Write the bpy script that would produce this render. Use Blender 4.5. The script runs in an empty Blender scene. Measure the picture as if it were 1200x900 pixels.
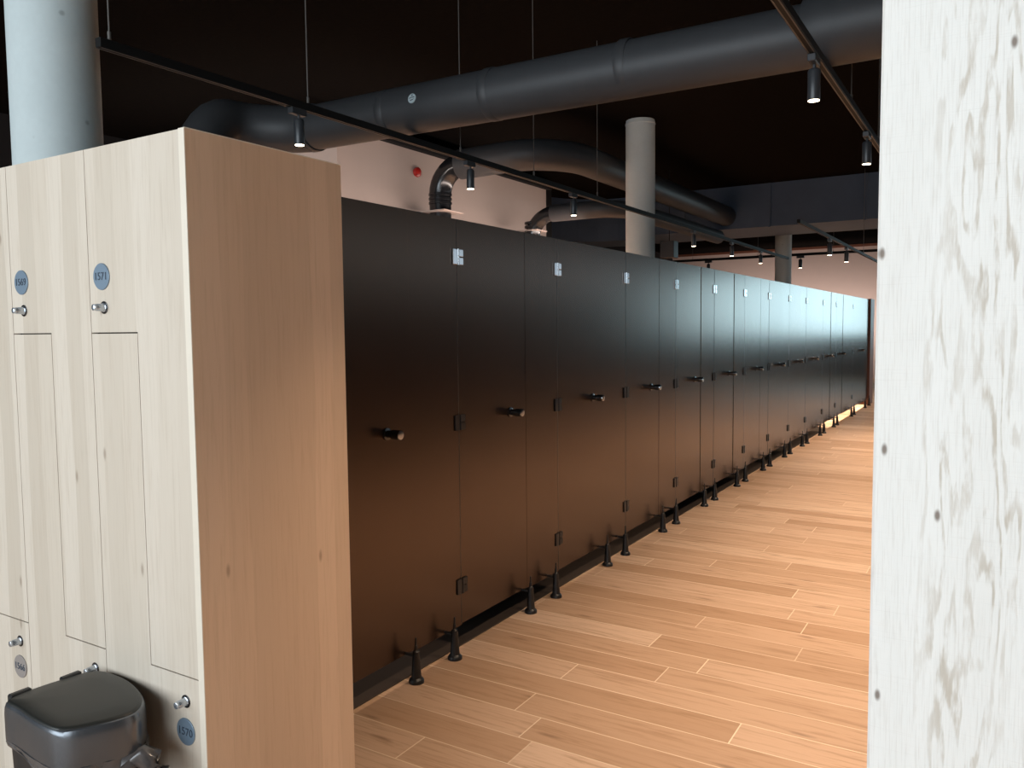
import bpy, math, random
from mathutils import Vector, Matrix, noise
random.seed(7)
S = bpy.context.scene
C = S.collection
PI = math.pi

# ------------------------------------------------------------------ mesh helpers
class MB:
    def __init__(self): self.v = []; self.f = []; self.sm = []
    def add(self, vs, fs, smooth=False):
        b = len(self.v); self.v += [tuple(x) for x in vs]
        for f in fs: self.f.append(tuple(i + b for i in f)); self.sm.append(smooth)
        return self
    def box(self, x0, x1, y0, y1, z0, z1):
        v = [(x0,y0,z0),(x1,y0,z0),(x1,y1,z0),(x0,y1,z0),(x0,y0,z1),(x1,y0,z1),(x1,y1,z1),(x0,y1,z1)]
        return self.add(v, [(0,3,2,1),(4,5,6,7),(0,1,5,4),(1,2,6,5),(2,3,7,6),(3,0,4,7)])
    def bbox(self, x0, x1, y0, y1, z0, z1, b=.003):
        # box with chamfered edges: three shrunken faces per axis hulled by hand
        X=(x0,x1); Y=(y0,y1); Z=(z0,z1); v=[]; idx={}
        for i in (0,1):
            for j in (0,1):
                for k in (0,1):
                    sx=b if i==0 else -b; sy=b if j==0 else -b; sz=b if k==0 else -b
                    idx[i,j,k,'x']=len(v); v.append((X[i],Y[j]+sy,Z[k]+sz))
                    idx[i,j,k,'y']=len(v); v.append((X[i]+sx,Y[j],Z[k]+sz))
                    idx[i,j,k,'z']=len(v); v.append((X[i]+sx,Y[j]+sy,Z[k]))
        fs=[]
        g=lambda i,j,k,a: idx[i,j,k,a]
        for s in (0,1):
            q=[g(s,0,0,'x'),g(s,1,0,'x'),g(s,1,1,'x'),g(s,0,1,'x')]; fs.append(q if s else q[::-1])
            q=[g(0,s,0,'y'),g(0,s,1,'y'),g(1,s,1,'y'),g(1,s,0,'y')]; fs.append(q if s else q[::-1])
            q=[g(0,0,s,'z'),g(1,0,s,'z'),g(1,1,s,'z'),g(0,1,s,'z')]; fs.append(q if s else q[::-1])
        def flip(q, par): return q if par else q[::-1]
        for i in (0,1):
            for j in (0,1):
                fs.append(flip([g(i,j,0,'x'),g(i,j,0,'y'),g(i,j,1,'y'),g(i,j,1,'x')], (i+j)%2==0 and False or (i!=j) ^ True))
                fs.append(flip([g(i,0,j,'x'),g(i,1,j,'x'),g(i,1,j,'z'),g(i,0,j,'z')], i==j))
                fs.append(flip([g(0,i,j,'y'),g(0,i,j,'z'),g(1,i,j,'z'),g(1,i,j,'y')], i==j))
        for i in (0,1):
            for j in (0,1):
                for k in (0,1):
                    fs.append(flip([g(i,j,k,'x'),g(i,j,k,'y'),g(i,j,k,'z')], (i+j+k)%2==1))
        return self.add(v, fs)
    def prism(self, poly, y0, y1):          # polygon in X-Z, extruded along Y
        n=len(poly); v=[(x,y0,z) for x,z in poly]+[(x,y1,z) for x,z in poly]
        fs=[tuple(range(n)), tuple(range(2*n-1,n-1,-1))]
        fs+=[(i,(i+n),(i+1)%n+n,(i+1)%n) for i in range(n)]
        return self.add(v, fs)
    def rings(self, rings, caps=(True,True), smooth=True):
        n=len(rings[0]); b=len(self.v)
        v=[p for r in rings for p in r]; fs=[]
        for a in range(len(rings)-1):
            for i in range(n):
                j=(i+1)%n; fs.append((a*n+i,a*n+j,(a+1)*n+j,(a+1)*n+i))
        self.add(v, fs, smooth)
        if caps[0]: self.f.append(tuple(b+i for i in range(n))[::-1]); self.sm.append(False)
        if caps[1]: self.f.append(tuple(b+(len(rings)-1)*n+i for i in range(n))); self.sm.append(False)
        return self
    def sweep(self, pts, radii, n=20, caps=(True,True), smooth=True):
        pts=[Vector(p) for p in pts]
        keep=[i for i in range(len(pts)) if i==0 or (pts[i]-pts[i-1]).length>1e-6]
        if hasattr(radii,'__len__'): radii=[radii[i] for i in keep]
        pts=[pts[i] for i in keep]
        if not hasattr(radii,'__len__'): radii=[radii]*len(pts)
        t0=None; U=None; rs=[]
        for i,pt in enumerate(pts):
            a=pts[max(i-1,0)]; c=pts[min(i+1,len(pts)-1)]
            t=(c-a)
            if t.length<1e-9: t=t0.copy()
            t.normalize()
            if U is None:
                U=t.orthogonal().normalized()
                if abs(t.z)<.9: U=(Vector((0,0,1))-t*t.z).normalized()
                else: U=(Vector((1,0,0))-t*t.x).normalized()
            else:
                U=(U-t*U.dot(t)).normalized()
            V=t.cross(U); t0=t
            rs.append([tuple(pt+(U*math.cos(k*2*PI/n)+V*math.sin(k*2*PI/n))*radii[i]) for k in range(n)])
        return self.rings(rs,caps,smooth)
    def tube(self, a, b, r, n=16, r2=None): return self.sweep([a,b],[r, r if r2 is None else r2],n)
    def lathe(self, c, axis, prof, n=24, smooth=True):   # prof: list of (along, radius)
        c=Vector(c); ax=Vector(axis).normalized()
        U=ax.orthogonal().normalized(); V=ax.cross(U)
        rs=[[tuple(c+ax*h+(U*math.cos(k*2*PI/n)+V*math.sin(k*2*PI/n))*max(r,1e-4)) for k in range(n)] for h,r in prof]
        return self.rings(rs,(True,True),smooth)

def wloc(o):
    v=Vector((0,0,0))
    while o: v+=o.location; o=o.parent
    return v
def obj(name, mb, mat, parent=None, auto=35):
    off=wloc(parent) if parent else Vector((0,0,0))
    me=bpy.data.meshes.new(name)
    me.from_pydata([tuple(Vector(p)-off) for p in mb.v],[],mb.f)
    me.polygons.foreach_set('use_smooth',mb.sm)
    me.validate(); me.update()
    if auto and any(mb.sm):
        try: me.set_sharp_from_angle(angle=math.radians(auto))
        except Exception: pass
    me.materials.append(mat)
    o=bpy.data.objects.new(name,me); C.objects.link(o)
    if parent: o.parent=parent
    return o
def tag(o,label,cat,group=None):
    o['label']=label; o['category']=cat
    if group: o['group']=group
    return o
def thing(name,label,cat,loc=(0,0,0),group=None):
    o=bpy.data.objects.new(name,None); C.objects.link(o); o.location=loc; o.empty_display_size=.1
    return tag(o,label,cat,group)
def struct(name,mb,mat):
    o=obj(name,mb,mat); o['kind']='structure'; return o
def bezier_turn(a,corner,b,n=8):
    a,k,b=Vector(a),Vector(corner),Vector(b)
    d1=(k-a); d2=(b-k); out=[]
    for i in range(n+1):
        t=i/n; s=.4477
        p0=a; p1=a+d1*(1-s); p2=b-d2*(1-s); p3=b
        out.append(p0*(1-t)**3+p1*3*t*(1-t)**2+p2*3*t*t*(1-t)+p3*t**3)
    return out

# ------------------------------------------------------------------ materials
class NT:
    def __init__(self,name):
        self.m=bpy.data.materials.new(name); self.m.use_nodes=True
        self.t=self.m.node_tree; self.t.nodes.clear()
        self.out=self.t.nodes.new('ShaderNodeOutputMaterial')
        self.b=self.t.nodes.new('ShaderNodeBsdfPrincipled')
        self.t.links.new(self.b.outputs[0],self.out.inputs[0])
    def n(self,ty,**kw):
        x=self.t.nodes.new(ty)
        for k,v in kw.items(): setattr(x,k,v)
        return x
    def put(self,sock,val):
        if isinstance(val,bpy.types.NodeSocket): self.t.links.new(val,sock)
        else: sock.default_value=val
    def math(self,op,a,b=0.0,c=None):
        x=self.n('ShaderNodeMath',operation=op); self.put(x.inputs[0],a); self.put(x.inputs[1],b)
        if c is not None: self.put(x.inputs[2],c)
        return x.outputs[0]
    def pos(self):
        g=self.n('ShaderNodeNewGeometry'); s=self.n('ShaderNodeSeparateXYZ'); self.t.links.new(g.outputs['Position'],s.inputs[0])
        return s.outputs[0],s.outputs[1],s.outputs[2]
    def comb(self,x,y,z):
        c=self.n('ShaderNodeCombineXYZ'); self.put(c.inputs[0],x); self.put(c.inputs[1],y); self.put(c.inputs[2],z); return c.outputs[0]
    def noise(self,vec,scale=5,detail=4,rough=.5,dist=0):
        x=self.n('ShaderNodeTexNoise'); self.put(x.inputs['Vector'],vec)
        x.inputs['Scale'].default_value=scale; x.inputs['Detail'].default_value=detail
        x.inputs['Roughness'].default_value=rough; x.inputs['Distortion'].default_value=dist
        return x.outputs['Fac']
    def white(self,v):
        x=self.n('ShaderNodeTexWhiteNoise',noise_dimensions='1D'); self.put(x.inputs['W'],v); return x.outputs['Value']
    def white2(self,vec):
        x=self.n('ShaderNodeTexWhiteNoise',noise_dimensions='3D'); self.put(x.inputs['Vector'],vec); return x.outputs['Value']
    def ramp(self,fac,stops):
        x=self.n('ShaderNodeValToRGB'); self.put(x.inputs[0],fac); e=x.color_ramp.elements
        while len(e)<len(stops): e.new(.5)
        for el,(p,c) in zip(e,stops): el.position=p; el.color=(*c,1)
        return x.outputs[0]
    def mix(self,f,a,b,mode='MIX'):
        x=self.n('ShaderNodeMix',data_type='RGBA',blend_type=mode)
        self.put(x.inputs['Factor'],f)
        for s,v in (('A',a),('B',b)):
            k=[i for i in x.inputs if i.name==s and i.type=='RGBA'][0]
            self.put(k, v if isinstance(v,bpy.types.NodeSocket) else (*v,1))
        return [o for o in x.outputs if o.type=='RGBA'][0]
    def sstep(self,v,lo,hi):
        x=self.n('ShaderNodeMapRange',interpolation_type='SMOOTHSTEP'); self.put(x.inputs[0],v)
        x.inputs[1].default_value=lo; x.inputs[2].default_value=hi; return x.outputs[0]
    def base(self,c): self.put(self.b.inputs['Base Color'], c if isinstance(c,bpy.types.NodeSocket) else (*c,1)); return self
    def set(self,**kw):
        for k,v in kw.items(): self.put(self.b.inputs[k.replace('_',' ')],v)
        return self
    def bump(self,h,strength=.2,dist=.002):
        x=self.n('ShaderNodeBump'); x.inputs['Strength'].default_value=strength; x.inputs['Distance'].default_value=dist
        self.put(x.inputs['Height'],h); self.t.links.new(x.outputs[0],self.b.inputs['Normal']); return self

def plain(name,c,rough=.5,metal=0.0,spec=.5,var=.08,scale=12):
    m=NT(name); x,y,z=m.pos()
    nz=m.noise(m.comb(x,y,z),scale,4,.6)
    col=m.mix(nz,[k*(1-var) for k in c],[k*(1+var) for k in c])
    m.base(col).set(Roughness=rough,Metallic=metal)
    m.b.inputs['Specular IOR Level'].default_value=spec
    return m.m

def oak_staves(name,tone=1.0,tint=None):
    m=NT(name); x,y,z=m.pos()
    h=m.math('ADD',x,y)
    jit=m.noise(m.comb(h,0.0,m.math('MULTIPLY',z,.15)),7,2)
    w=m.math('DIVIDE',m.math('ADD',h,m.math('MULTIPLY',jit,.05)),.071)
    idx=m.math('FLOOR',w)
    r=m.white(idx); r2=m.white(m.math('ADD',idx,31.7))
    off=m.math('MULTIPLY',r2,9.0)
    grain=m.noise(m.comb(m.math('MULTIPLY',h,34.0),off,m.math('ADD',m.math('MULTIPLY',z,1.6),off)),3.0,5,.62,.4)
    fine=m.noise(m.comb(m.math('MULTIPLY',h,150.0),off,m.math('MULTIPLY',z,5.0)),2.0,3,.6)
    c=m.ramp(r,[(0,(.545*tone,.465*tone,.375*tone)),(.45,(.595*tone,.512*tone,.418*tone)),(1,(.64*tone,.558*tone,.465*tone))])
    c=m.mix(m.math('MULTIPLY',m.sstep(grain,.45,.8),.5),c,(.46*tone,.37*tone,.28*tone))
    c=m.mix(m.math('MULTIPLY',m.sstep(fine,.55,.8),.18),c,(.40*tone,.28*tone,.18*tone))
    vo=m.n('ShaderNodeTexVoronoi',voronoi_dimensions='2D'); m.put(vo.inputs['Vector'],m.comb(m.math('MULTIPLY',h,7.0),m.math('MULTIPLY',z,2.6),0.0)); vo.inputs['Scale'].default_value=1.0
    sel=m.n('ShaderNodeSeparateColor'); m.t.links.new(vo.outputs['Color'],sel.inputs[0])
    kn=m.math('MULTIPLY',m.math('SUBTRACT',1.0,m.sstep(vo.outputs['Distance'],.01,.06)),m.math('GREATER_THAN',sel.outputs[0],.70))
    c=m.mix(m.math('MULTIPLY',kn,.5),c,(.17*tone,.10*tone,.06*tone))
    if tint: c=m.mix(1.0,c,tint,'MULTIPLY')
    m.base(c).set(Roughness=.5); m.b.inputs['Specular IOR Level'].default_value=.35
    m.bump(grain,.06,.001)
    return m.m

def plank_floor(name):
    m=NT(name); x,y,z=m.pos()
    rowf=m.math('DIVIDE',m.math('SUBTRACT',y,3.41),.178)
    row=m.math('FLOOR',rowf)
    fy=m.math('SUBTRACT',rowf,row)
    off=m.math('MULTIPLY',m.white(m.math('ADD',row,3.0)),1.42)
    colf=m.math('DIVIDE',m.math('ADD',x,off),1.42)
    col=m.math('FLOOR',colf); fx=m.math('SUBTRACT',colf,col)
    idv=m.comb(row,col,0.0)
    r=m.white2(idv); r2=m.white2(m.comb(row,col,5.0))
    o=m.math('MULTIPLY',r2,17.0)
    grain=m.noise(m.comb(m.math('ADD',m.math('MULTIPLY',x,2.0),o),m.math('MULTIPLY',y,26.0),o),1.6,6,.62,.6)
    fine=m.noise(m.comb(m.math('ADD',m.math('MULTIPLY',x,4.0),o),m.math('MULTIPLY',y,110.0),o),2.0,4,.6)
    c=m.ramp(r,[(0,(.47,.298,.190)),(.4,(.565,.378,.258)),(.75,(.62,.426,.302)),(1,(.69,.50,.365))])
    c=m.mix(m.math('MULTIPLY',m.sstep(grain,.46,.72),.65),c,(.34,.205,.115))
    c=m.mix(m.math('MULTIPLY',m.sstep(fine,.5,.8),.2),c,(.33,.19,.10))
    vo=m.n('ShaderNodeTexVoronoi',voronoi_dimensions='2D'); m.put(vo.inputs['Vector'],m.comb(m.math('ADD',m.math('MULTIPLY',x,1.7),o),m.math('MULTIPLY',y,8.0),0.0)); vo.inputs['Scale'].default_value=1.0
    sel=m.n('ShaderNodeSeparateColor'); m.t.links.new(vo.outputs['Color'],sel.inputs[0])
    wob=m.noise(m.comb(m.math('MULTIPLY',x,12.0),m.math('MULTIPLY',y,40.0),0.0),1.0,3)
    dd=m.math('ADD',vo.outputs['Distance'],m.math('MULTIPLY',m.math('SUBTRACT',wob,.5),.12))
    kn=m.math('MULTIPLY',m.math('SUBTRACT',1.0,m.sstep(dd,.0,.13)),m.math('GREATER_THAN',sel.outputs[0],.68))
    c=m.mix(m.math('MULTIPLY',kn,.55),c,(.17,.095,.055))
    # seams, with the bevel highlights painted in as pale lines
    ey=m.math('MULTIPLY',m.math('MINIMUM',fy,m.math('SUBTRACT',1.0,fy)),.178)
    ex=m.math('MULTIPLY',m.math('MINIMUM',fx,m.math('SUBTRACT',1.0,fx)),1.42)
    e=m.math('MINIMUM',ey,ex)
    rowseam=m.math('MULTIPLY_ADD',m.white(m.math('ADD',row,77.0)),.55,.35)
    seam=m.math('MULTIPLY',m.math('SUBTRACT',1.0,m.sstep(e,.0014,.0036)),rowseam)
    c=m.mix(seam,c,(.90,.76,.58))
    m.base(c)
    m.set(Roughness=m.math('MULTIPLY_ADD',grain,.16,.40)); m.b.inputs['Specular IOR Level'].default_value=.45
    m.bump(grain,.05,.001)
    return m.m

def rough_timber(name):
    m=NT(name); x,y,z=m.pos()
    h=m.math('ADD',x,m.math('MULTIPLY',y,.7))
    big=m.noise(m.comb(m.math('MULTIPLY',h,15.0),0.0,m.math('MULTIPLY',z,1.5)),1.0,3,.5,.2)
    mid=m.noise(m.comb(m.math('MULTIPLY',h,34.0),3.0,m.math('MULTIPLY',z,6.0)),1.0,4,.6)
    s=m.math('ADD',m.math('MULTIPLY',h,120.0),m.math('ADD',m.math('MULTIPLY',big,62.0),m.math('MULTIPLY',mid,9.0)))
    sn=m.math('SINE',s)
    line=m.math('MULTIPLY',m.sstep(sn,.1,1.0),m.sstep(m.noise(m.comb(m.math('MULTIPLY',h,90.0),1.0,m.math('MULTIPLY',z,16.0)),1.0,3,.6),.35,.6))
    # cathedral zone to the right, fine straight grain to the left
    zone=m.sstep(m.math('ADD',x,m.math('MULTIPLY',m.math('SUBTRACT',big,.5),.1)),-.105,-.06)
    patch=m.noise(m.comb(m.math('MULTIPLY',h,14.0),8.0,m.math('MULTIPLY',z,3.5)),1.0,3,.6)
    amp=m.math('MULTIPLY',zone,m.sstep(patch,.30,.62))
    fine=m.noise(m.comb(m.math('MULTIPLY',h,420.0),0.0,m.math('MULTIPLY',z,14.0)),1.0,4,.6)
    saw=m.noise(m.comb(m.math('MULTIPLY',h,6.0),0.0,m.math('MULTIPLY',z,420.0)),1.0,3,.7)
    c=m.mix(big,(.80,.765,.71),(.90,.87,.82))
    c=m.mix(m.math('MULTIPLY',m.math('MULTIPLY',line,amp),.62),c,(.42,.33,.23))
    c=m.mix(m.math('MULTIPLY',m.sstep(fine,.45,.75),.30),c,(.50,.43,.36))
    c=m.mix(m.math('MULTIPLY',m.sstep(saw,.55,.75),.14),c,(.50,.44,.37))
    vo=m.n('ShaderNodeTexVoronoi',voronoi_dimensions='2D'); m.put(vo.inputs['Vector'],m.comb(m.math('MULTIPLY',h,13.0),m.math('MULTIPLY',z,6.0),0.0)); vo.inputs['Scale'].default_value=1.0
    sel=m.n('ShaderNodeSeparateColor'); m.t.links.new(vo.outputs['Color'],sel.inputs[0])
    kn=m.math('MULTIPLY',m.math('SUBTRACT',1.0,m.sstep(vo.outputs['Distance'],.02,.075)),m.math('GREATER_THAN',sel.outputs[0],.80))
    c=m.mix(m.math('MULTIPLY',kn,.85),c,(.16,.11,.08))
    m.base(c).set(Roughness=.75); m.b.inputs['Specular IOR Level'].default_value=.2
    hh=m.math('ADD',m.math('MULTIPLY',fine,.6),m.math('ADD',m.math('MULTIPLY',saw,.35),m.math('MULTIPLY',m.math('MULTIPLY',line,amp),-.5)))
    m.bump(hh,.35,.0015)
    return m.m

def concrete(name):
    m=NT(name); x,y,z=m.pos(); v=m.comb(x,y,z)
    n1=m.noise(v,2.2,5,.6); n2=m.noise(v,40,3,.6)
    c=m.mix(n1,(.50,.565,.565),(.66,.735,.735)); c=m.mix(m.math('MULTIPLY',n2,.2),c,(.36,.37,.37))
    vo=m.n('ShaderNodeTexVoronoi'); m.put(vo.inputs['Vector'],v); vo.inputs['Scale'].default_value=5
    pit=m.math('MULTIPLY',m.math('SUBTRACT',1.0,m.sstep(vo.outputs['Distance'],.03,.08)),.5)
    c=m.mix(pit,c,(.16,.17,.17))
    m.base(c).set(Roughness=.8); m.bump(n2,.15,.002); return m.m

def black_laminate(name):
    m=NT(name); x,y,z=m.pos()
    n1=m.noise(m.comb(m.math('MULTIPLY',y,60.0),x,m.math('MULTIPLY',z,4.0)),1.0,3,.6)
    n2=m.noise(m.comb(x,y,z),260,2,.5)
    m.base(m.mix(n1,(.016,.0098,.0078),(.023,.0140,.0110)))
    m.set(Roughness=m.math('MULTIPLY_ADD',n1,.04,.235)); m.b.inputs['Specular IOR Level'].default_value=1.0; m.b.inputs['Specular Tint'].default_value=(1.0,.70,.50,1)
    m.bump(n2,.015,.0004)
    return m.m

def emit(name,c,s):
    m=NT(name); m.base((0,0,0)); m.b.inputs['Emission Color'].default_value=(*c,1); m.b.inputs['Emission Strength'].default_value=s; return m.m

M=dict(
 oak=oak_staves('oak staves'), oak_warmlit=oak_staves('oak staves in warm light',1.0,(1.16,.945,.79)), edge=plain('pale oak edge',(.72,.64,.53),.5,var=.05),  # side copy of the oak has the warm room light in its tint
 floor=plank_floor('oak plank floor'), timber=rough_timber('whitewashed rough timber'),
 conc=concrete('concrete'), lam=black_laminate('black laminate'),
 lamdk=plain('black laminate core',(.010,.0095,.0095),.55),
 ceil=plain('black ceiling',(.0085,.0074,.0068),1.0,spec=0.0,var=.35,scale=25),
 dark=plain('charcoal wall',(.014,.013,.0135),.8,spec=.2),
 plaster=plain('beige plaster',(.50,.405,.36),.9,spec=.2,var=.05,scale=3),
 duct=plain('black painted duct',(.042,.043,.046),.5,spec=.4,var=.15,scale=9),
 bulk=plain('blue black painted metal',(.050,.074,.115),.55,spec=.3,var=.2,scale=3),
 brn=plain('brown wood',(.15,.055,.03),.5),
 rail=plain('black track metal',(.008,.0078,.0078),.6,spec=.2),
 lampb=plain('charcoal lamp metal',(.035,.038,.043),.36),
 rod=plain('thin steel rod',(.13,.12,.11),.5,metal=.3),
 chrome=plain('chrome',(.62,.65,.68),.16,metal=1.0,var=.03),
 steel=plain('brushed lock steel',(.55,.60,.66),.25,metal=.85,var=.05),
 hinge=plain('hinge metal with dark reflection',(.030,.030,.033),.35,metal=.4),
 knob=plain('black knob metal',(.014,.013,.013),.22,spec=.7),
 blackpl=plain('black nylon',(.010,.010,.011),.42),
 rib=plain('glossy black pipe',(.012,.0125,.014),.2,spec=.6),
 tile=plain('dark glossy tile',(.060,.047,.040),.28,spec=.5),
 plate=plain('blue grey plate',(.175,.235,.30),.42,metal=.25,var=.04),
 plateb=plain('brown grey plate',(.27,.235,.215),.5,var=.04),
 ink=plain('dark engraved digits',(.035,.05,.075),.6),
 binlid=plain('dark olive plastic',(.018,.0185,.0165),.42,var=.1,scale=60),
 binrim=plain('gunmetal collar',(.15,.16,.175),.27,metal=.75,var=.05),
 binbody=plain('black bin plastic',(.016,.016,.017),.4),
 red=plain('red plastic',(.45,.02,.015),.35),
 white=plain('pale sticker',(.42,.50,.52),.5),
 frame=plain('grey window frame',(.08,.085,.09),.5),
 gap=plain('dark seam',(.025,.016,.011),.8),
 strip=plain('grey edge strip',(.055,.050,.048),.35,spec=.6),
 lens=emit('warm lamp lens',(1.0,.80,.56),14.0),
)
def liner_mat():
    m=NT('grey bin liner'); x,y,z=m.pos(); n=m.noise(m.comb(x,y,z),60,4,.6)
    m.base(m.mix(n,(.055,.048,.046),(.115,.102,.097))).set(Roughness=.25); m.b.inputs['Transmission Weight'].default_value=0.0; m.b.inputs['Specular IOR Level'].default_value=.7
    return m.m
M['liner']=liner_mat()

# ------------------------------------------------------------------ room shell
X0,X1,Y0,Y1,ZC=-9.5,5.0,-3.6,26.0,4.0
struct('floor',MB().box(X0,X1,Y0,Y1,-.12,0),M['floor'])
struct('ceiling',MB().box(X0-.2,X1+.2,Y0-.2,Y1+.2,ZC,ZC+.15),M['ceil'])
struct('wall_left',MB().box(X0-.15,X0,Y0-.15,Y1+.15,-.12,ZC),M['dark'])
def wall_with_window(name,horiz,const,a0,a1,w0,w1,zb,zt,thick,mat):
    mb=MB()
    def bx(p0,p1,z0,z1):
        if horiz: mb.box(p0,p1,min(const,const+thick),max(const,const+thick),z0,z1)
        else: mb.box(min(const,const+thick),max(const,const+thick),p0,p1,z0,z1)
    bx(a0,w0,-.12,ZC); bx(w1,a1,-.12,ZC); bx(w0,w1,-.12,zb); bx(w0,w1,zt,ZC)
    return struct(name,mb,mat)
def window(name,horiz,const,w0,w1,zb,zt,thick,npan):
    mb=MB(); d=.04; c0,c1=(const+thick*.4-.03,const+thick*.4+.03)
    def bx(p0,p1,z0,z1):
        if horiz: mb.box(p0,p1,c0,c1,z0,z1)
        else: mb.box(c0,c1,p0,p1,z0,z1)
    bx(w0,w1,zb,zb+.06); bx(w0,w1,zt-.06,zt)
    for i in range(npan+1):
        p=w0+(w1-w0)*i/npan; p=min(max(p,w0+.03),w1-.03); bx(p-.03,p+.03,zb,zt)
    o=struct(name,mb,M['frame'])
    return o
BW=(-6.2,1.6,.75,3.55); FW=(-1.0,4.2,1.25,3.3); RW=(6.5,22.5,2.45,3.45)
wall_with_window('wall_back',True,Y0,X0,X1,BW[0],BW[1],BW[2],BW[3],-.15,M['plaster'])
window('window_1',True,Y0,*BW,-.15,5)
wall_with_window('wall_front',True,Y1,X0,X1,FW[0],FW[1],FW[2],FW[3],.15,M['plaster'])
window('window_2',True,Y1,*FW,.15,4)
wall_with_window('wall_right',False,X1,Y0,Y1,RW[0],RW[1],RW[2],RW[3],.15,M['dark'])
window('window_3',False,X1,*RW,.15,10)
# beige inner room behind the cubicles, with its dark cornice and a pale piece above it
struct('wall_middle',MB().box(-8.6,-6.1,6.44,11.05,0,3.72),M['plaster'])
struct('trim_1',MB().box(-8.6,-6.02,6.36,11.1,3.72,3.80),M['dark'])
struct('trim_2',MB().box(-8.2,-6.5,6.6,8.9,3.80,3.999),M['plaster'])
struct('trim_3',MB().box(-6.099,-5.5,6.46,11.0,0,2.75),M['plaster'])
struct('wall_service',MB().box(-9.4,-6.3,11.3,11.6,0,3.95),M['dark'])
struct('trim_5',MB().box(-3.0,X1-.001,Y1-.25,Y1-.1,0,1.24),M['dark'])  # unseen dark dado, added for the dark band reflected in the cubicle panels
struct('trim_4',MB().box(X0,X1,Y1-.06,Y1,3.93,3.9995),M['brn'])
# dark wet floor inside the cubicles
struct('floor_tiles',MB().box(-3.20,-2.226,1.72,12.88,0.0,.005),M['tile'])

# ------------------------------------------------------------------ timber post at the right
obj_post=obj('timber_post',MB().bbox(-.159,.30,1.30,1.72,0,ZC-.001,.004),M['timber'])
tag(obj_post,'thick whitewashed rough-sawn timber post filling the right edge of the view','post')

# ------------------------------------------------------------------ concrete columns
for (x,y,r,lab) in ((-3.44,1.95,.172,'big round concrete column right behind the oak lockers'),
                    (-3.70,9.02,.172,'round concrete column rising behind the middle of the dark cubicles'),
                    (-4.16,18.4,.175,'farthest round concrete column, below the large blue-black duct')):
    mb=MB(); mb.sweep([(x,y,0),(x,y,ZC-.06)],r,48)
    o=obj('concrete_column',mb,M['conc']); tag(o,lab,'column')
    cp=MB(); cp.lathe((x,y,ZC-.06),(0,0,1),[(0,r*1.0),(.012,r*1.03),(.055,r*.97),(.059,r*.97)],48); obj('column_head',cp,M['conc'],o)

# ------------------------------------------------------------------ lockers
YL,ZT=1.151,2.0
zs,zlo,zb=1.552,.7485,.10
def text_mesh(s,size,mat,parent,mtx,name='number'):
    cu=bpy.data.curves.new('digits','FONT'); cu.body=s; cu.size=size; cu.align_x='CENTER'; cu.align_y='CENTER'; cu.extrude=.0004; cu.space_character=1.02
    to=bpy.data.objects.new('digits',cu); C.objects.link(to)
    bpy.context.view_layer.update()
    me=bpy.data.meshes.new_from_object(to.evaluated_get(bpy.context.evaluated_depsgraph_get()))
    bpy.data.objects.remove(to); bpy.data.curves.remove(cu)
    off=wloc(parent); me.transform(Matrix.Translation(-off)@mtx); me.materials.clear(); me.materials.append(mat)
    o=bpy.data.objects.new(name,me); C.objects.link(o); o.parent=parent; return o
def number_plate(parent,x,z,s,mat):
    mb=MB(); mb.lathe((x,YL,z),(0,-1,0),[(-.001,.0325),(.0022,.0325),(.003,.0315)],40)
    p=obj('number_plate',mb,mat,parent)
    mt=Matrix.Translation((x,YL-.0036,z))@Matrix.Rotation(PI/2,4,'X')
    text_mesh(s,.0265,M['ink'],p,mt)
def lock(parent,x,z):
    mb=MB(); mb.lathe((x,YL,z),(0,-1,0),[(-.002,.0115),(.003,.0115),(.004,.0095),(.021,.0088),(.0225,.0078),(.028,.0078),(.029,.006)],24)
    l=obj('lock',mb,M['steel'],parent)
    mb=MB(); mb.lathe((x,YL,z),(0,-1,0),[(-.001,.0155),(.0012,.0155),(.0016,.0145)],24); obj('lock_rosette',mb,M['knob'],l)
def locker(L,R,mid,top,low,lab,lowplate,side=False):
    t=thing('locker',lab,'locker',((L+R)/2,YL+.24,0),'oak Z-shaped lockers')
    g=.0011
    mb=MB(); mb.box(L+.0005,R-.0005,YL+.021,1.636,0.0,ZT-.019)
    obj('carcass',mb,M['gap'],t)
    mb=MB(); mb.box(L,R,YL+.003,1.636,ZT-.018,ZT); obj('top_panel',mb,M['oak'],t)
    mb=MB(); mb.box(L+.002,R-.002,YL+.03-.012,YL+.0205,0,zb-.003); obj('plinth',mb,M['dark'],t)
    hg=.0016
    up=[(L+g,zs+hg),(mid+g,zs+hg),(mid+g,zlo+hg),(R-g,zlo+hg),(R-g,ZT-.001),(L+g,ZT-.001)]
    lo=[(L+g,zb),(R-g,zb),(R-g,zlo-hg),(mid-g,zlo-hg),(mid-g,zs-hg),(L+g,zs-hg)]
    d=obj('upper_door',MB().prism(up,YL,YL+.018),M['oak'],t)
    number_plate(d,L+.054,1.689,top,M['plate']); lock(d,L+.058,1.614)
    d=obj('lower_door',MB().prism(lo,YL,YL+.018),M['oak'],t)
    number_plate(d,R-.053,.6135,low,lowplate); lock(d,R-.050,.6875)
    if side:
        mb=MB(); mb.box(R+.0005,-1.5376,YL-.0005,1.636,0,ZT); sp=obj('side_panel',mb,M['oak_warmlit'],t)
        mb=MB(); mb.box(R+.001,-1.538,YL-.0022,YL-.0005,0,ZT); obj('edge_band',mb,M['edge'],sp)
        mb=MB(); mb.box(-1.5385,-1.5370,YL-.0020,1.636,ZT-.0015,ZT+.0008); obj('edge_band',mb,M['edge'],sp)
    return t
locker(-1.924,-1.559,-1.7375,'1571','1570','oak locker pair at the corner, with the broad plain side panel, numbers 1571 and 1570',M['plate'],True)
locker(-2.289,-1.924,-2.105,'1569','1568','middle oak locker pair numbered 1569, standing behind the black bin',M['plate'])
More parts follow.
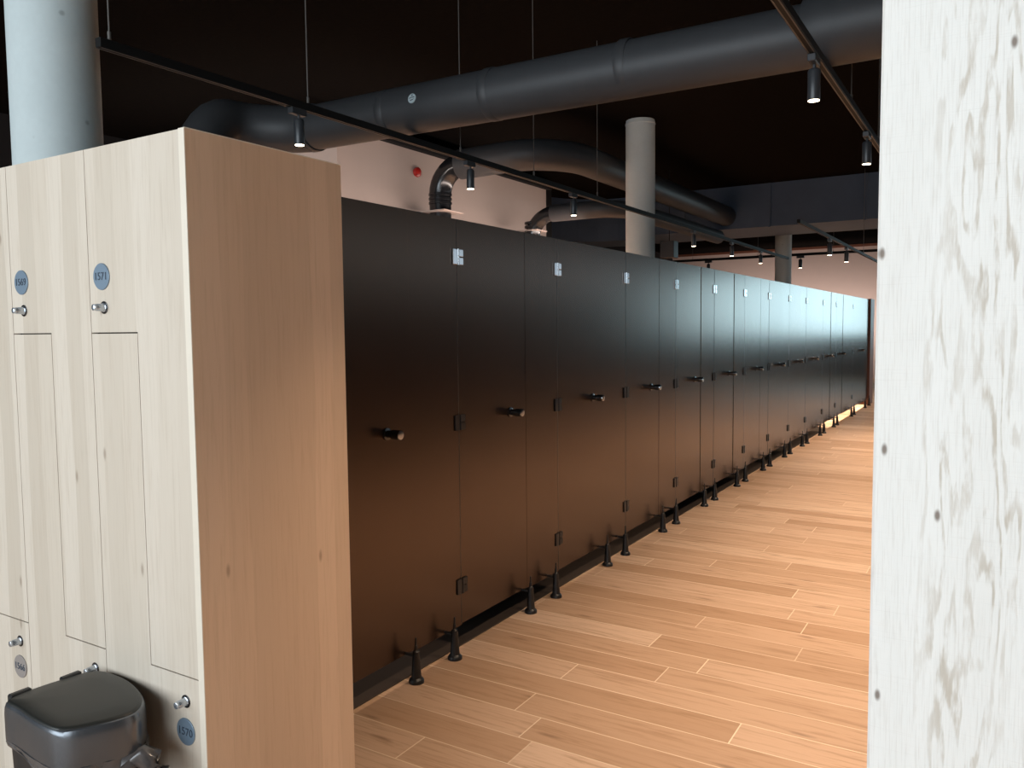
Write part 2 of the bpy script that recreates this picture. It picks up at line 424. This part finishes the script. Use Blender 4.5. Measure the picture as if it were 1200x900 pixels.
locker(-2.654,-2.289,-2.470,'1567','1566','leftmost oak locker pair, cut by the left edge, with a brownish low number disc',M['plateb'])

# ------------------------------------------------------------------ waste bin
OUT=[(-1.963,.928),(-1.969,.986),(-1.960,1.06),(-1.948,1.112),(-1.915,1.139),(-1.83,1.141),(-1.75,1.125),(-1.678,1.094),(-1.637,1.05),(-1.640,1.004),(-1.662,.957),(-1.690,.916),(-1.722,.901),(-1.80,.902),(-1.89,.912),(-1.94,.915)]
def spline(pts,n=4):
    out=[]; N=len(pts)
    for i in range(N):
        p0,p1,p2,p3=[Vector(pts[(i+k-1)%N]) for k in range(4)]
        for j in range(n):
            t=j/n
            out.append(.5*((2*p1)+(-p0+p2)*t+(2*p0-5*p1+4*p2-p3)*t*t+(-p0+3*p1-3*p2+p3)*t**3))
    return out
BO=spline(OUT)[::-1]
cx=sum(p.x for p in BO)/len(BO); cy=sum(p.y for p in BO)/len(BO)
def lay(s,z,tilt=0.0,dx=0.0): return [(cx+(p.x-cx)*s+dx,cy+(p.y-cy)*s,z+tilt*(p.x-cx)) for p in BO]
ZB=.70
bin_=thing('pedal_bin','black waste bin with gunmetal collar and grey liner, standing before the oak lockers','bin',(cx,cy,0))
obj('body',MB().rings([lay(.80,.0),lay(.805,.012),lay(.90,.50),lay(.925,.60),lay(.93,.618)]),M['binbody'],bin_)
obj('collar',MB().rings([lay(.952,.600),lay(.985,.603),lay(1.0,.612),lay(1.0,.672),lay(.992,.686),lay(.972,.695),lay(.945,.698)],(True,True)),M['binrim'],bin_)
lid=obj('lid',MB().rings([lay(.953,.690),lay(.950,.699),lay(.935,.7015),lay(.90,.7035),lay(.6,.7065),lay(.25,.708)]),M['binlid'],bin_)
for q in ((-1.974,-1.958,.935,.985),(-1.962,-1.946,1.05,1.10)):
    obj('lid_hinge',MB().bbox(*q,.668,.706,.003),M['binbody'],bin_)
# crumpled liner: a skirt of folds below the collar on the right and front, with a hanging bunch
def liner():
    mb=MB(); rs=[]; N=len(BO); rows=9
    for a in range(rows):
        t=a/(rows-1); ring=[]
        for i,p in enumerate(BO):
            ang=math.atan2(p.y-cy,p.x-cx)
            side=max(0.0,math.cos(ang-(-.25)))            # longest towards the corridor
            drop=.012+.055*side**1.5
            d=Vector((p.x-cx,p.y-cy)).normalized()
            nz=noise.noise(Vector((p.x*34,p.y*34,t*2.2)))*.012+noise.noise(Vector((p.x*80,p.y*80,t*5)))*.006
            out=1.0+.0*t
            rr=.004+t*.010*side+nz*(0.25+t)*(0.35+side)
            ring.append((cx+(p.x-cx)*.975+d.x*rr,cy+(p.y-cy)*.975+d.y*rr,.612-drop*t+nz*.8*t))
        rs.append(ring)
    mb.rings(rs,(False,False))
    # knotted loose end hanging on the corridor side
    path=[(-1.655,1.02,.600),(-1.630,1.045,.596),(-1.603,1.060,.588),(-1.588,1.066,.570),(-1.592,1.062,.548),(-1.604,1.052,.534),(-1.616,1.045,.528)]
    pp=[Vector(q) for q in path]; rings=[]; n=14
    for i,q in enumerate(pp):
        tg=(pp[min(i+1,len(pp)-1)]-pp[max(i-1,0)]).normalized(); U=tg.orthogonal().normalized(); V=tg.cross(U)
        R=[.024,.026,.021,.017,.016,.019,.012][i]
        rings.append([tuple(q+(U*math.cos(k*2*PI/n)+V*math.sin(k*2*PI/n))*(R*(1+.5*noise.noise(Vector((i*.9,math.cos(k*2*PI/n)*2.3,math.sin(k*2*PI/n)*2.3)))))) for k in range(n)])
    mb.rings(rings)
    return mb
obj('liner',liner(),M['liner'],bin_,auto=0)

# ------------------------------------------------------------------ dark cubicles
XP=-2.223; ZD=2.078; ZK=1.112
hinges=[2.135]+[3.143+1.008*i for i in range(9)]+[12.40,13.50,15.20]
ends=hinges[1:]+[17.10]
ordn=['first','second','third','fourth','fifth','sixth','seventh','eighth','ninth','tenth','eleventh','twelfth','thirteenth']
TH=.013
def leaf_mesh(y,z):
    mb=MB(); x=XP+.0005
    return mb.bbox(x,x+.007,y-.040,y-.004,z-.037,z+.037,.002)
def hinge_mesh(y,z):
    mb=MB(); x=XP+.0005
    mb.bbox(x,x+.007,y+.004,y+.045,z-.037,z-.002,.002)
    mb.bbox(x,x+.007,y+.004,y+.045,z+.002,z+.037,.002)
    mb.sweep([(x+.006,y+.004,z-.038),(x+.006,y+.004,z+.038)],.0050,12)
    return mb
def foot_mesh(y):
    mb=MB(); x=-2.162
    mb.lathe((x,y,0),(0,0,1),[(0,.034),(.011,.034),(.017,.031),(.024,.0235),(.032,.0220),(.090,.0185),(.140,.0140),(.146,.0080),(.168,.0066),(.170,.0046),(.200,.0042),(.203,.0020)],24)
    mb.bbox(XP+.0005,x-.006,y-.007,y+.007,.113,.124,.002)
    return mb
first_end_panel=None
for i,(h,e) in enumerate(zip(hinges,ends)):
    w=.636 if i<12 else .98
    lab='%s dark laminate cubicle along the corridor, counted from the oak lockers'%ordn[i]
    if i==12: lab='last dark laminate cubicle at the far end, the widest door of the row'
    t=thing('toilet_cubicle',lab,'cubicle',(XP,h,0),'dark laminate cubicles')
    rng=random.Random(100+i)
    dang=math.radians(rng.uniform(-.10,.10) if i<4 else rng.uniform(-.38,.38)); 
    door=obj('door',MB().bbox(XP-TH,XP,h+.0006,h+w,.112,ZD,.0005),M['lam'],t)
    for z in (1.90,1.106,.302): obj('hinge',hinge_mesh(h,z),M['chrome'] if z>1.5 else M['hinge'],door)  # lower hinges: darker metal copy, their dark reflections put into the colour
    yk=h+.472 if i<12 else h+.86
    kb=MB(); kb.lathe((XP,yk,ZK),(1,0,0),[(.0005,.026),(.006,.026),(.008,.0165),(.030,.0160),(.034,.0205),(.072,.0205),(.076,.018)],28)
    k=obj('door_knob',kb,M['knob'],door)
    ring=MB(); ring.lathe((XP,yk,ZK),(1,0,0),[(.0735,.0208),(.0775,.0195),(.0780,.0150)],28); obj('knob_cap',ring,M['chrome'],k)
    door.rotation_euler=(0,0,dang)
    pl=obj('pilaster',MB().bbox(XP-TH,XP,h+w+.0008,e-.0006,.105,ZD,.0005),M['lam'],t)
    obj('edge_strip',MB().box(XP-.004,XP+.0005,e-.0050,e-.0015,.115,ZD),M['strip'],pl)
    if i<12:
        for z in (1.90,1.106,.302): obj('hinge_leaf',leaf_mesh(e,z),M['chrome'] if z>1.5 else M['hinge'],pl)
    for yf in ((e-.440,e-.148) if i<12 else (e-.70,e-.15)): obj('foot',foot_mesh(yf),M['blackpl'],pl)
    pl.rotation_euler=(0,0,math.radians(rng.uniform(-.10,.10)))
    ym=e-.010
    obj('side_partition',MB().box(-3.185,XP-TH-.002,ym-.007,ym+.007,.11,ZD-.01),M['lamdk'],t)
    obj('back_panel',MB().box(-3.20,-3.187,h if i else 1.72,e-.003,.006 if i<10 else .13,ZD-.01),M['lamdk'],t)
    if i==0:
        obj('pilaster',MB().bbox(XP-TH,XP,1.70,h-.003,.105,ZD,.0015),M['lam'],t)
t=obj('end_panel',MB().bbox(-3.24,-2.185,17.12,17.62,0,2.09,.004),M['brn'])
tag(t,'reddish brown wooden end panel closing the far end of the cubicle row','panel')

# ------------------------------------------------------------------ lighting tracks and spotlights
def track(label,a,b,z,axis,hangers,sc=1.0,group='black ceiling lighting tracks'):
    t=thing('lighting_track',label,'light track',tuple(a)+(z,) if False else ((a[0]+b[0])/2,(a[1]+b[1])/2,z),group)
    w=.017*sc; mb=MB()
    if axis=='y': mb.bbox(a[0]-w,a[0]+w,a[1],b[1],z-.019*sc,z+.019*sc,.003)
    else: mb.bbox(a[0],b[0],a[1]-w,a[1]+w,z-.019*sc,z+.019*sc,.003)
    r=obj('rail',mb,M['rail'],t)
    mb=MB()
    if axis=='y':
        for s in (-1,1): mb.box(a[0]+s*w*.62-.0022,a[0]+s*w*.62+.0022,a[1]+.01,b[1]-.01,z-.0205*sc,z-.0192*sc)
    else:
        for s in (-1,1): mb.box(a[0]+.01,b[0]-.01,a[1]+s*w*.62-.0022,a[1]+s*w*.62+.0022,z-.0205*sc,z-.0192*sc)
    obj('contact_strip',mb,M['rod'],r)
    for q in hangers:
        x,y=(a[0],q) if axis=='y' else (q,a[1])
        mb=MB(); mb.sweep([(x,y,z+.019*sc),(x,y,ZC-.001)],.0032,8); mb.lathe((x,y,z+.018*sc),(0,0,1),[(0,.007),(.035,.007),(.038,.004)],12)
        obj('hanger',mb,M['rod'],t)
    return t
ZR=2.672
track('long black lighting track running above the dark cubicle row',(-3.0,1.87),(-3.0,13.6),ZR,'y',[1.92,2.97,4.30,5.25,6.35])
track('black lighting track over the corridor, beside the timber post at the upper right',(-.68,-.5),(-.68,13.6),ZR,'y',[1.5,3.02,4.45,5.5])
track('short black lighting track far down the corridor under the big duct',(-1.86,8.9),(-1.86,15.5),ZR,'y',[13.6])
track('far black lighting track crossing in front of the beige end wall',(-7.3,19.5),(2.5,19.5),3.232,'x',[-6.6,-5.0,-3.3,-1.0],1.5)

def spotlight_parts(t,x,y,zr,s,axis):
    z=zr-.021*s
    d=.045*s
    mb=MB()
    if axis=='y': mb.bbox(x-.017*s,x+.017*s,y-d*1.3,y+d*.9,z-.030*s,z,.003)
    else: mb.bbox(x-d*1.2,x+d*1.2,y-.017*s,y+.017*s,z-.030*s,z,.003)
    obj('adapter',mb,M['lampb'],t)
    mb=MB(); mb.sweep([(x,y,z-.028*s),(x,y,z-.052*s)],.007*s,12); obj('stem',mb,M['lampb'],t)
    top=z-.048*s
    mb=MB(); mb.lathe((x,y,top),(0,0,-1),[(0,.019*s),(.004*s,.0235*s),(.010*s,.0255*s),(.122*s,.0255*s),(.1255*s,.0240*s)],24)
    obj('lamp_body',mb,M['lampb'],t)
    mb=MB(); mb.lathe((x,y,top-.1260*s),(0,0,-1),[(0,.0222*s),(.0015*s,.0222*s)],24); obj('lens',mb,M['lens'],t)
    return top-.1275*s
def spot_light(x,y,z,P,cone=100,blend=.9,col=(1.0,.745,.53),r=.02):  # also used for added fill spots that have no fixture
    L=bpy.data.lights.new('track_or_fill_spot','SPOT'); L.energy=P; L.color=col; L.spot_size=math.radians(cone); L.spot_blend=blend; L.shadow_soft_size=r
    o=bpy.data.objects.new('track_or_fill_spot',L); C.objects.link(o); o.location=(x,y,z-.012); return o
nth=['first','second','third','fourth','fifth','sixth','seventh','eighth']
G='black cylindrical track spotlights'
for i,y in enumerate((2.905,4.41,5.90,8.89,10.40,11.86)):
    lab=('black spotlight above the oak locker side panel, first on the track over the cubicles' if i==0 else
         '%s black spotlight from the oak lockers on the track over the cubicles'%nth[i])
    t=thing('track_spotlight',lab,'spotlight',(-3.0,y,ZR-.02),G)
    zl=spotlight_parts(t,-3.0,y,ZR,1.0,'y'); spot_light(-3.0,y,zl,60 if i<4 else 110)
for y in (2.05,): spot_light(-.68,y,ZR-.19,100)  # added spot out of view, warms the floor and locker side
for i,y in enumerate((3.51,5.03,6.55,8.07,9.6,11.1,12.6)):
    lab=['larger black spotlight in front of the big duct, near the timber post','black spotlight touching the timber post edge, below the big duct'][i] if i<2 else 'black corridor spotlight hidden behind the timber post, %s in line'%nth[i]
    if i<2:
        t=thing('track_spotlight',lab,'spotlight',(-.68,y,ZR-.02),G)
        zl=spotlight_parts(t,-.68,y,ZR,1.0,'y')
    spot_light(-.68,y,ZR-.19,190)
for i,y in enumerate((10.73,12.01)):
    t=thing('track_spotlight',['black spotlight on the short far track, left one of its two','black spotlight on the short far track, right one of its two'][i],'spotlight',(-1.86,y,ZR-.02),G)
    zl=spotlight_parts(t,-1.86,y,ZR,1.15,'y'); spot_light(-1.86,y,zl,60)
for i,x in enumerate((-6.20,-4.02)):
    t=thing('track_spotlight',['black spotlight on the far crossing track, left of the far column','black spotlight on the far crossing track, right of the far column'][i],'spotlight',(x,19.5,3.21),G)
    zl=spotlight_parts(t,x,19.5,3.232,1.6,'x'); spot_light(x,19.5,zl,80)
for x,y,P in ((1.6,2.0,200),(1.6,4.5,200),(1.6,7.5,200),(1.6,11.0,200),(1.6,15.0,200),(-.68,15.2,200),(-.68,18.2,200)):
    spot_light(x,y,3.1,P,110)
for y in (13.5,14.6,15.7,16.7): spot_light(-2.62,y,3.1,1100,60)  # unseen spots added to make the floor gap under the last doors glow
for x,y,P in ((-4.3,3.2,500),(-4.6,5.2,700),(-4.6,7.0,800),(-4.6,8.8,800),(-4.7,10.6,700),(-7.4,4.4,400),(-7.0,12.6,500),(-4.4,12.6,300)):
    spot_light(x,y,2.45,P*.42,120,.6,(1.0,.78,.62))  # added fill spots, bounce off the floor onto walls and duct undersides

# ------------------------------------------------------------------ ducts
YD,ZDU,RD=3.80,2.842,.138
t=thing('ventilation_duct','thick black round duct crossing overhead, with an elbow above the oak lockers','duct',(-2.2,YD,ZDU))
path=[Vector((2.6,YD,ZDU-.01)),Vector((-.775,YD,ZDU-.005)),Vector((-2.4,YD,ZDU+.003)),Vector((-3.80,YD,ZDU+.012))]
obj('pipe',MB().sweep(path,RD,40),M['duct'],t)
obj('sleeve',MB().sweep([(2.6,YD,ZDU+.01),(-.70,YD,ZDU+.01),(-.775,YD,ZDU+.01)],[.158,.158,.139],40),M['duct'],t)
el=bezier_turn((-3.78,YD,ZDU+.012),(-4.20,YD,ZDU+.03),(-4.24,YD-.30,ZDU+.04),10)
el2=bezier_turn((-4.24,YD-.30,ZDU+.04),(-4.26,YD-.52,ZDU+.04),(-4.27,YD-.55,2.45),8)
obj('elbow',MB().sweep(el+el2[1:]+[Vector((-4.27,YD-.55,0.001))],[.148]*(len(el)+len(el2)),40),M['duct'],t)
for x in (-3.145,-2.42,-1.62,-3.80):
    obj('joint_band',MB().sweep([(x-.028,YD,ZDU+.005),(x-.022,YD,ZDU+.005),(x+.022,YD,ZDU+.005),(x+.028,YD,ZDU+.005)],[RD+.0005,RD+.004,RD+.004,RD+.0005],40),M['duct'],t)
# round sticker with a dark mark, on the side facing the room
th=math.radians(8); c0=Vector((-2.885,YD-math.cos(th)*RD,ZDU+.004+math.sin(th)*RD)); nrm=Vector((0,-math.cos(th),math.sin(th)))
stk=MB(); stk.lathe(c0-nrm*.004,nrm,[(0,.0275),(.0062,.0275),(.0066,.0270)],32); so=obj('sticker',stk,M['white'],t)
up=Vector((0,math.sin(th),math.cos(th))); rt=Vector((1,0,0))
def mark(pts):
    mb=MB(); v=[c0+nrm*.0030+rt*a+up*b for a,b in pts]; n=len(v)
    w=[p+nrm*.0004 for p in v]; mb.add(v+w,[tuple(range(n,2*n))]+[(i,(i+1)%n,(i+1)%n+n,i+n) for i in range(n)]); return mb
obj('printed_mark',mark([(-.019,-.002),(-.006,.004),(.018,.003),(.018,.008),(-.004,.009),(-.019,.004)]),M['ink'],so)
obj('printed_mark',mark([(-.012,-.014),(.004,-.011),(.018,-.004),(.012,-.004),(-.002,-.007),(-.012,-.009)]),M['ink'],so)
obj('printed_mark',mark([(-.005,.015),(.005,.015),(.007,.020),(0,.022),(-.006,.020)]),M['ink'],so)
for x in (.4,1.9):
    mb=MB(); mb.sweep([(x,YD,ZDU+RD-.002),(x,YD,ZC-.001)],.004,8); obj('hanger',mb,M['rod'],t)

def riser_duct(label,x,y,z0,zfl,zt,rp,rh,path_after,joints):
    t=thing('ventilation_duct',label,'duct',(x,y,z0))
    zb_=zt-.32
    obj('riser',MB().sweep([(x,y,z0),(x,y,zfl),(x,y,zb_)],rp,28),M['rib'],t)
    for k in range(3):
        zz=zfl+.10+(zb_-zfl-.05)*k/3
        obj('joint_band',MB().sweep([(x,y,zz-.018),(x,y,zz-.012),(x,y,zz+.012),(x,y,zz+.018)],[rp+.001,rp+.010,rp+.010,rp+.001],28),M['rib'],t)
    fl=MB(); fl.bbox(x-rp*1.55,x+rp*1.55,y-rp*1.55,y+rp*1.55,zfl-.015,zfl,.003); obj('flange',fl,M['plaster'],t)
    pts=[Vector((x,y,zb_))]+bezier_turn((x,y,zb_),(x,y,zt),(x+.34,y,zt),9)
    obj('elbow',MB().sweep(pts,rp*1.03,28),M['rib'],t)
    obj('pipe',MB().sweep(path_after,rh,32),M['duct'],t)
    return t
xa,ya,za=-5.70,7.74,3.47
run=[Vector((xa+.30,ya,za)),Vector((-4.75,ya,za+.01))]+bezier_turn((-4.75,ya,za+.01),(-4.14,ya,za+.02),(-4.14,ya+.75,za+.02),12)[1:]+[Vector((-4.14,11.5,za+.02)),Vector((-4.14,13.99,za+.02))]
riser_duct('black riser duct bending over the beige wall and running back past the second column',xa,ya,2.751,2.95,za,.128,.17,run,3)
xb,yb,zb2=-5.40,9.78,3.14
run=[Vector((xb+.30,yb,zb2)),Vector((-4.7,yb,zb2))]+bezier_turn((-4.7,yb,zb2),(-4.30,yb,zb2),(-4.28,yb+.5,zb2),8)[1:]+[Vector((-4.28,13.99,zb2))]
riser_duct('smaller black riser duct between the beige wall and the second concrete column',-5.62,yb,2.751,2.93,zb2,.10,.115,[Vector((-5.3,yb,zb2))]+run[1:],3)

# large rectangular duct far back
t=thing('rectangular_duct','large blue-black rectangular duct crossing the far end below the ceiling','duct',(-2,14.8,3.26))
obj('casing',MB().box(-6.0,4.6,14.0,15.5,3.262,ZC-.01),M['bulk'],t)
pf=[(-6.0,14.0)]; n=10
arc=[(-6.0-1.2*math.sin(a),14.0-1.2+1.2*math.cos(a)) for a in [k*PI/2/n for k in range(n+1)]]
outer=[(-6.0-2.3*math.sin(a),14.0-1.2+2.3*math.cos(a)) for a in [k*PI/2/n for k in range(n+1)]]
mb=MB(); a_=arc; b_=outer
v=[(x,y,z) for z in (3.20,ZC-.012) for (x,y) in a_+b_]; m_=len(a_); fs=[]
for k in range(m_-1):
    fs.append((k,k+1,m_+k+1,m_+k)); fs.append((2*m_+k,3*m_+k,3*m_+k+1,2*m_+k+1))
    fs.append((k,2*m_+k,2*m_+k+1,k+1)); fs.append((m_+k,m_+k+1,3*m_+k+1,3*m_+k))
fs+=[(0,m_,3*m_,2*m_),(m_-1,2*m_+m_-1,3*m_+m_-1,m_+m_-1)]
mb.add(v,fs); obj('bend',mb,M['bulk'],t)
for x in (-4.9,-3.4,-1.9,-.4):
    obj('seam_flange',MB().box(x-.02,x+.02,13.975,14.0,3.25,ZC-.011),M['bulk'],t)

# hanging box, alarm, ceiling bits
t=thing('hanging_speaker','small black box hanging on a rod just right of the second concrete column','speaker',(-4.44,12,2.64))
mb=MB(); mb.bbox(-4.555,-4.33,11.9,12.1,2.64,2.90,.008); obj('cabinet',mb,M['blackpl'],t)
mb=MB(); mb.sweep([(-4.44,12.0,2.90),(-4.44,12.0,ZC-.001)],.006,8); obj('hanger',mb,M['rail'],t)
t=thing('fire_alarm','small red fire alarm bell high on the beige wall','alarm',(-6.1,7.79,3.44))
mb=MB(); mb.lathe((-6.10,7.79,3.465),(1,0,0),[(0,.05),(.02,.05),(.022,.06),(.045,.055),(.06,.03),(.064,.004)],24); obj('bell',mb,M['red'],t)
mb=MB(); mb.lathe((-6.101,7.79,3.465),(1,0,0),[(0,.035),(.01,.035),(.012,.03)],20); obj('backplate',mb,M['rail'],t)

# ------------------------------------------------------------------ daylight
def area(name,loc,rot,sx,sy,P,col):
    L=bpy.data.lights.new(name,'AREA'); L.shape='RECTANGLE'; L.size=sx; L.size_y=sy; L.energy=P; L.color=col
    o=bpy.data.objects.new(name,L); C.objects.link(o); o.location=loc; o.rotation_euler=rot; return o
cool=(.83,.93,1.0)
area('window_daylight',((BW[0]+BW[1])/2,Y0+.02,(BW[2]+BW[3])/2),(PI/2,0,0),BW[1]-BW[0]-.1,BW[3]-BW[2]-.1,385,cool)
area('window_daylight',((FW[0]+FW[1])/2,Y1-.02,(FW[2]+FW[3])/2),(-PI/2,0,0),FW[1]-FW[0]-.1,FW[3]-FW[2]-.1,125,(.60,.90,1.0))
area('window_daylight',(X1-.02,(RW[0]+RW[1])/2,(RW[2]+RW[3])/2),(PI/2,0,PI/2),RW[1]-RW[0]-.1,RW[3]-RW[2]-.1,24,cool)

# unseen fill strips added to brighten the beige walls, mid-room and far end
area('wall_fill_light',(-4.9,8.4,2.58),(math.radians(112),0,math.radians(90)),5.6,.12,38,(1.0,.83,.74))
area('wall_fill_light',(-7.2,4.7,2.3),(math.radians(110),0,0),2.0,.12,22,(1.0,.88,.80))
area('wall_fill_light',(-5.4,24.6,1.5),(math.radians(110),0,0),6.5,.12,110,(1.0,.83,.76))
W=bpy.data.worlds.new('World'); S.world=W; W.use_nodes=True
bg=W.node_tree.nodes['Background']; bg.inputs[0].default_value=(.7,.85,1,1); bg.inputs[1].default_value=.5

# ------------------------------------------------------------------ camera
cam=bpy.data.cameras.new('camera'); co=bpy.data.objects.new('camera',cam); C.objects.link(co); S.camera=co
cam.sensor_width=36; cam.sensor_fit='HORIZONTAL'; cam.lens=935.925*36/1200; cam.clip_start=.05; cam.clip_end=200
f=Vector((-0.5203633,0.8512620,-0.0676395)); r=Vector((0.8535238,0.5209599,-0.0098935)); u=Vector((-0.0268155,0.0628802,0.9976608))
co.matrix_world=Matrix(((r.x,u.x,-f.x,0),(r.y,u.y,-f.y,0),(r.z,u.z,-f.z,1.55),(0,0,0,1)))

S.view_settings.view_transform='Standard'; S.view_settings.look='None'; S.view_settings.exposure=0.0
S.cycles.use_denoising=True
S.cycles.max_bounces=10; S.cycles.diffuse_bounces=6; S.cycles.sample_clamp_indirect=6
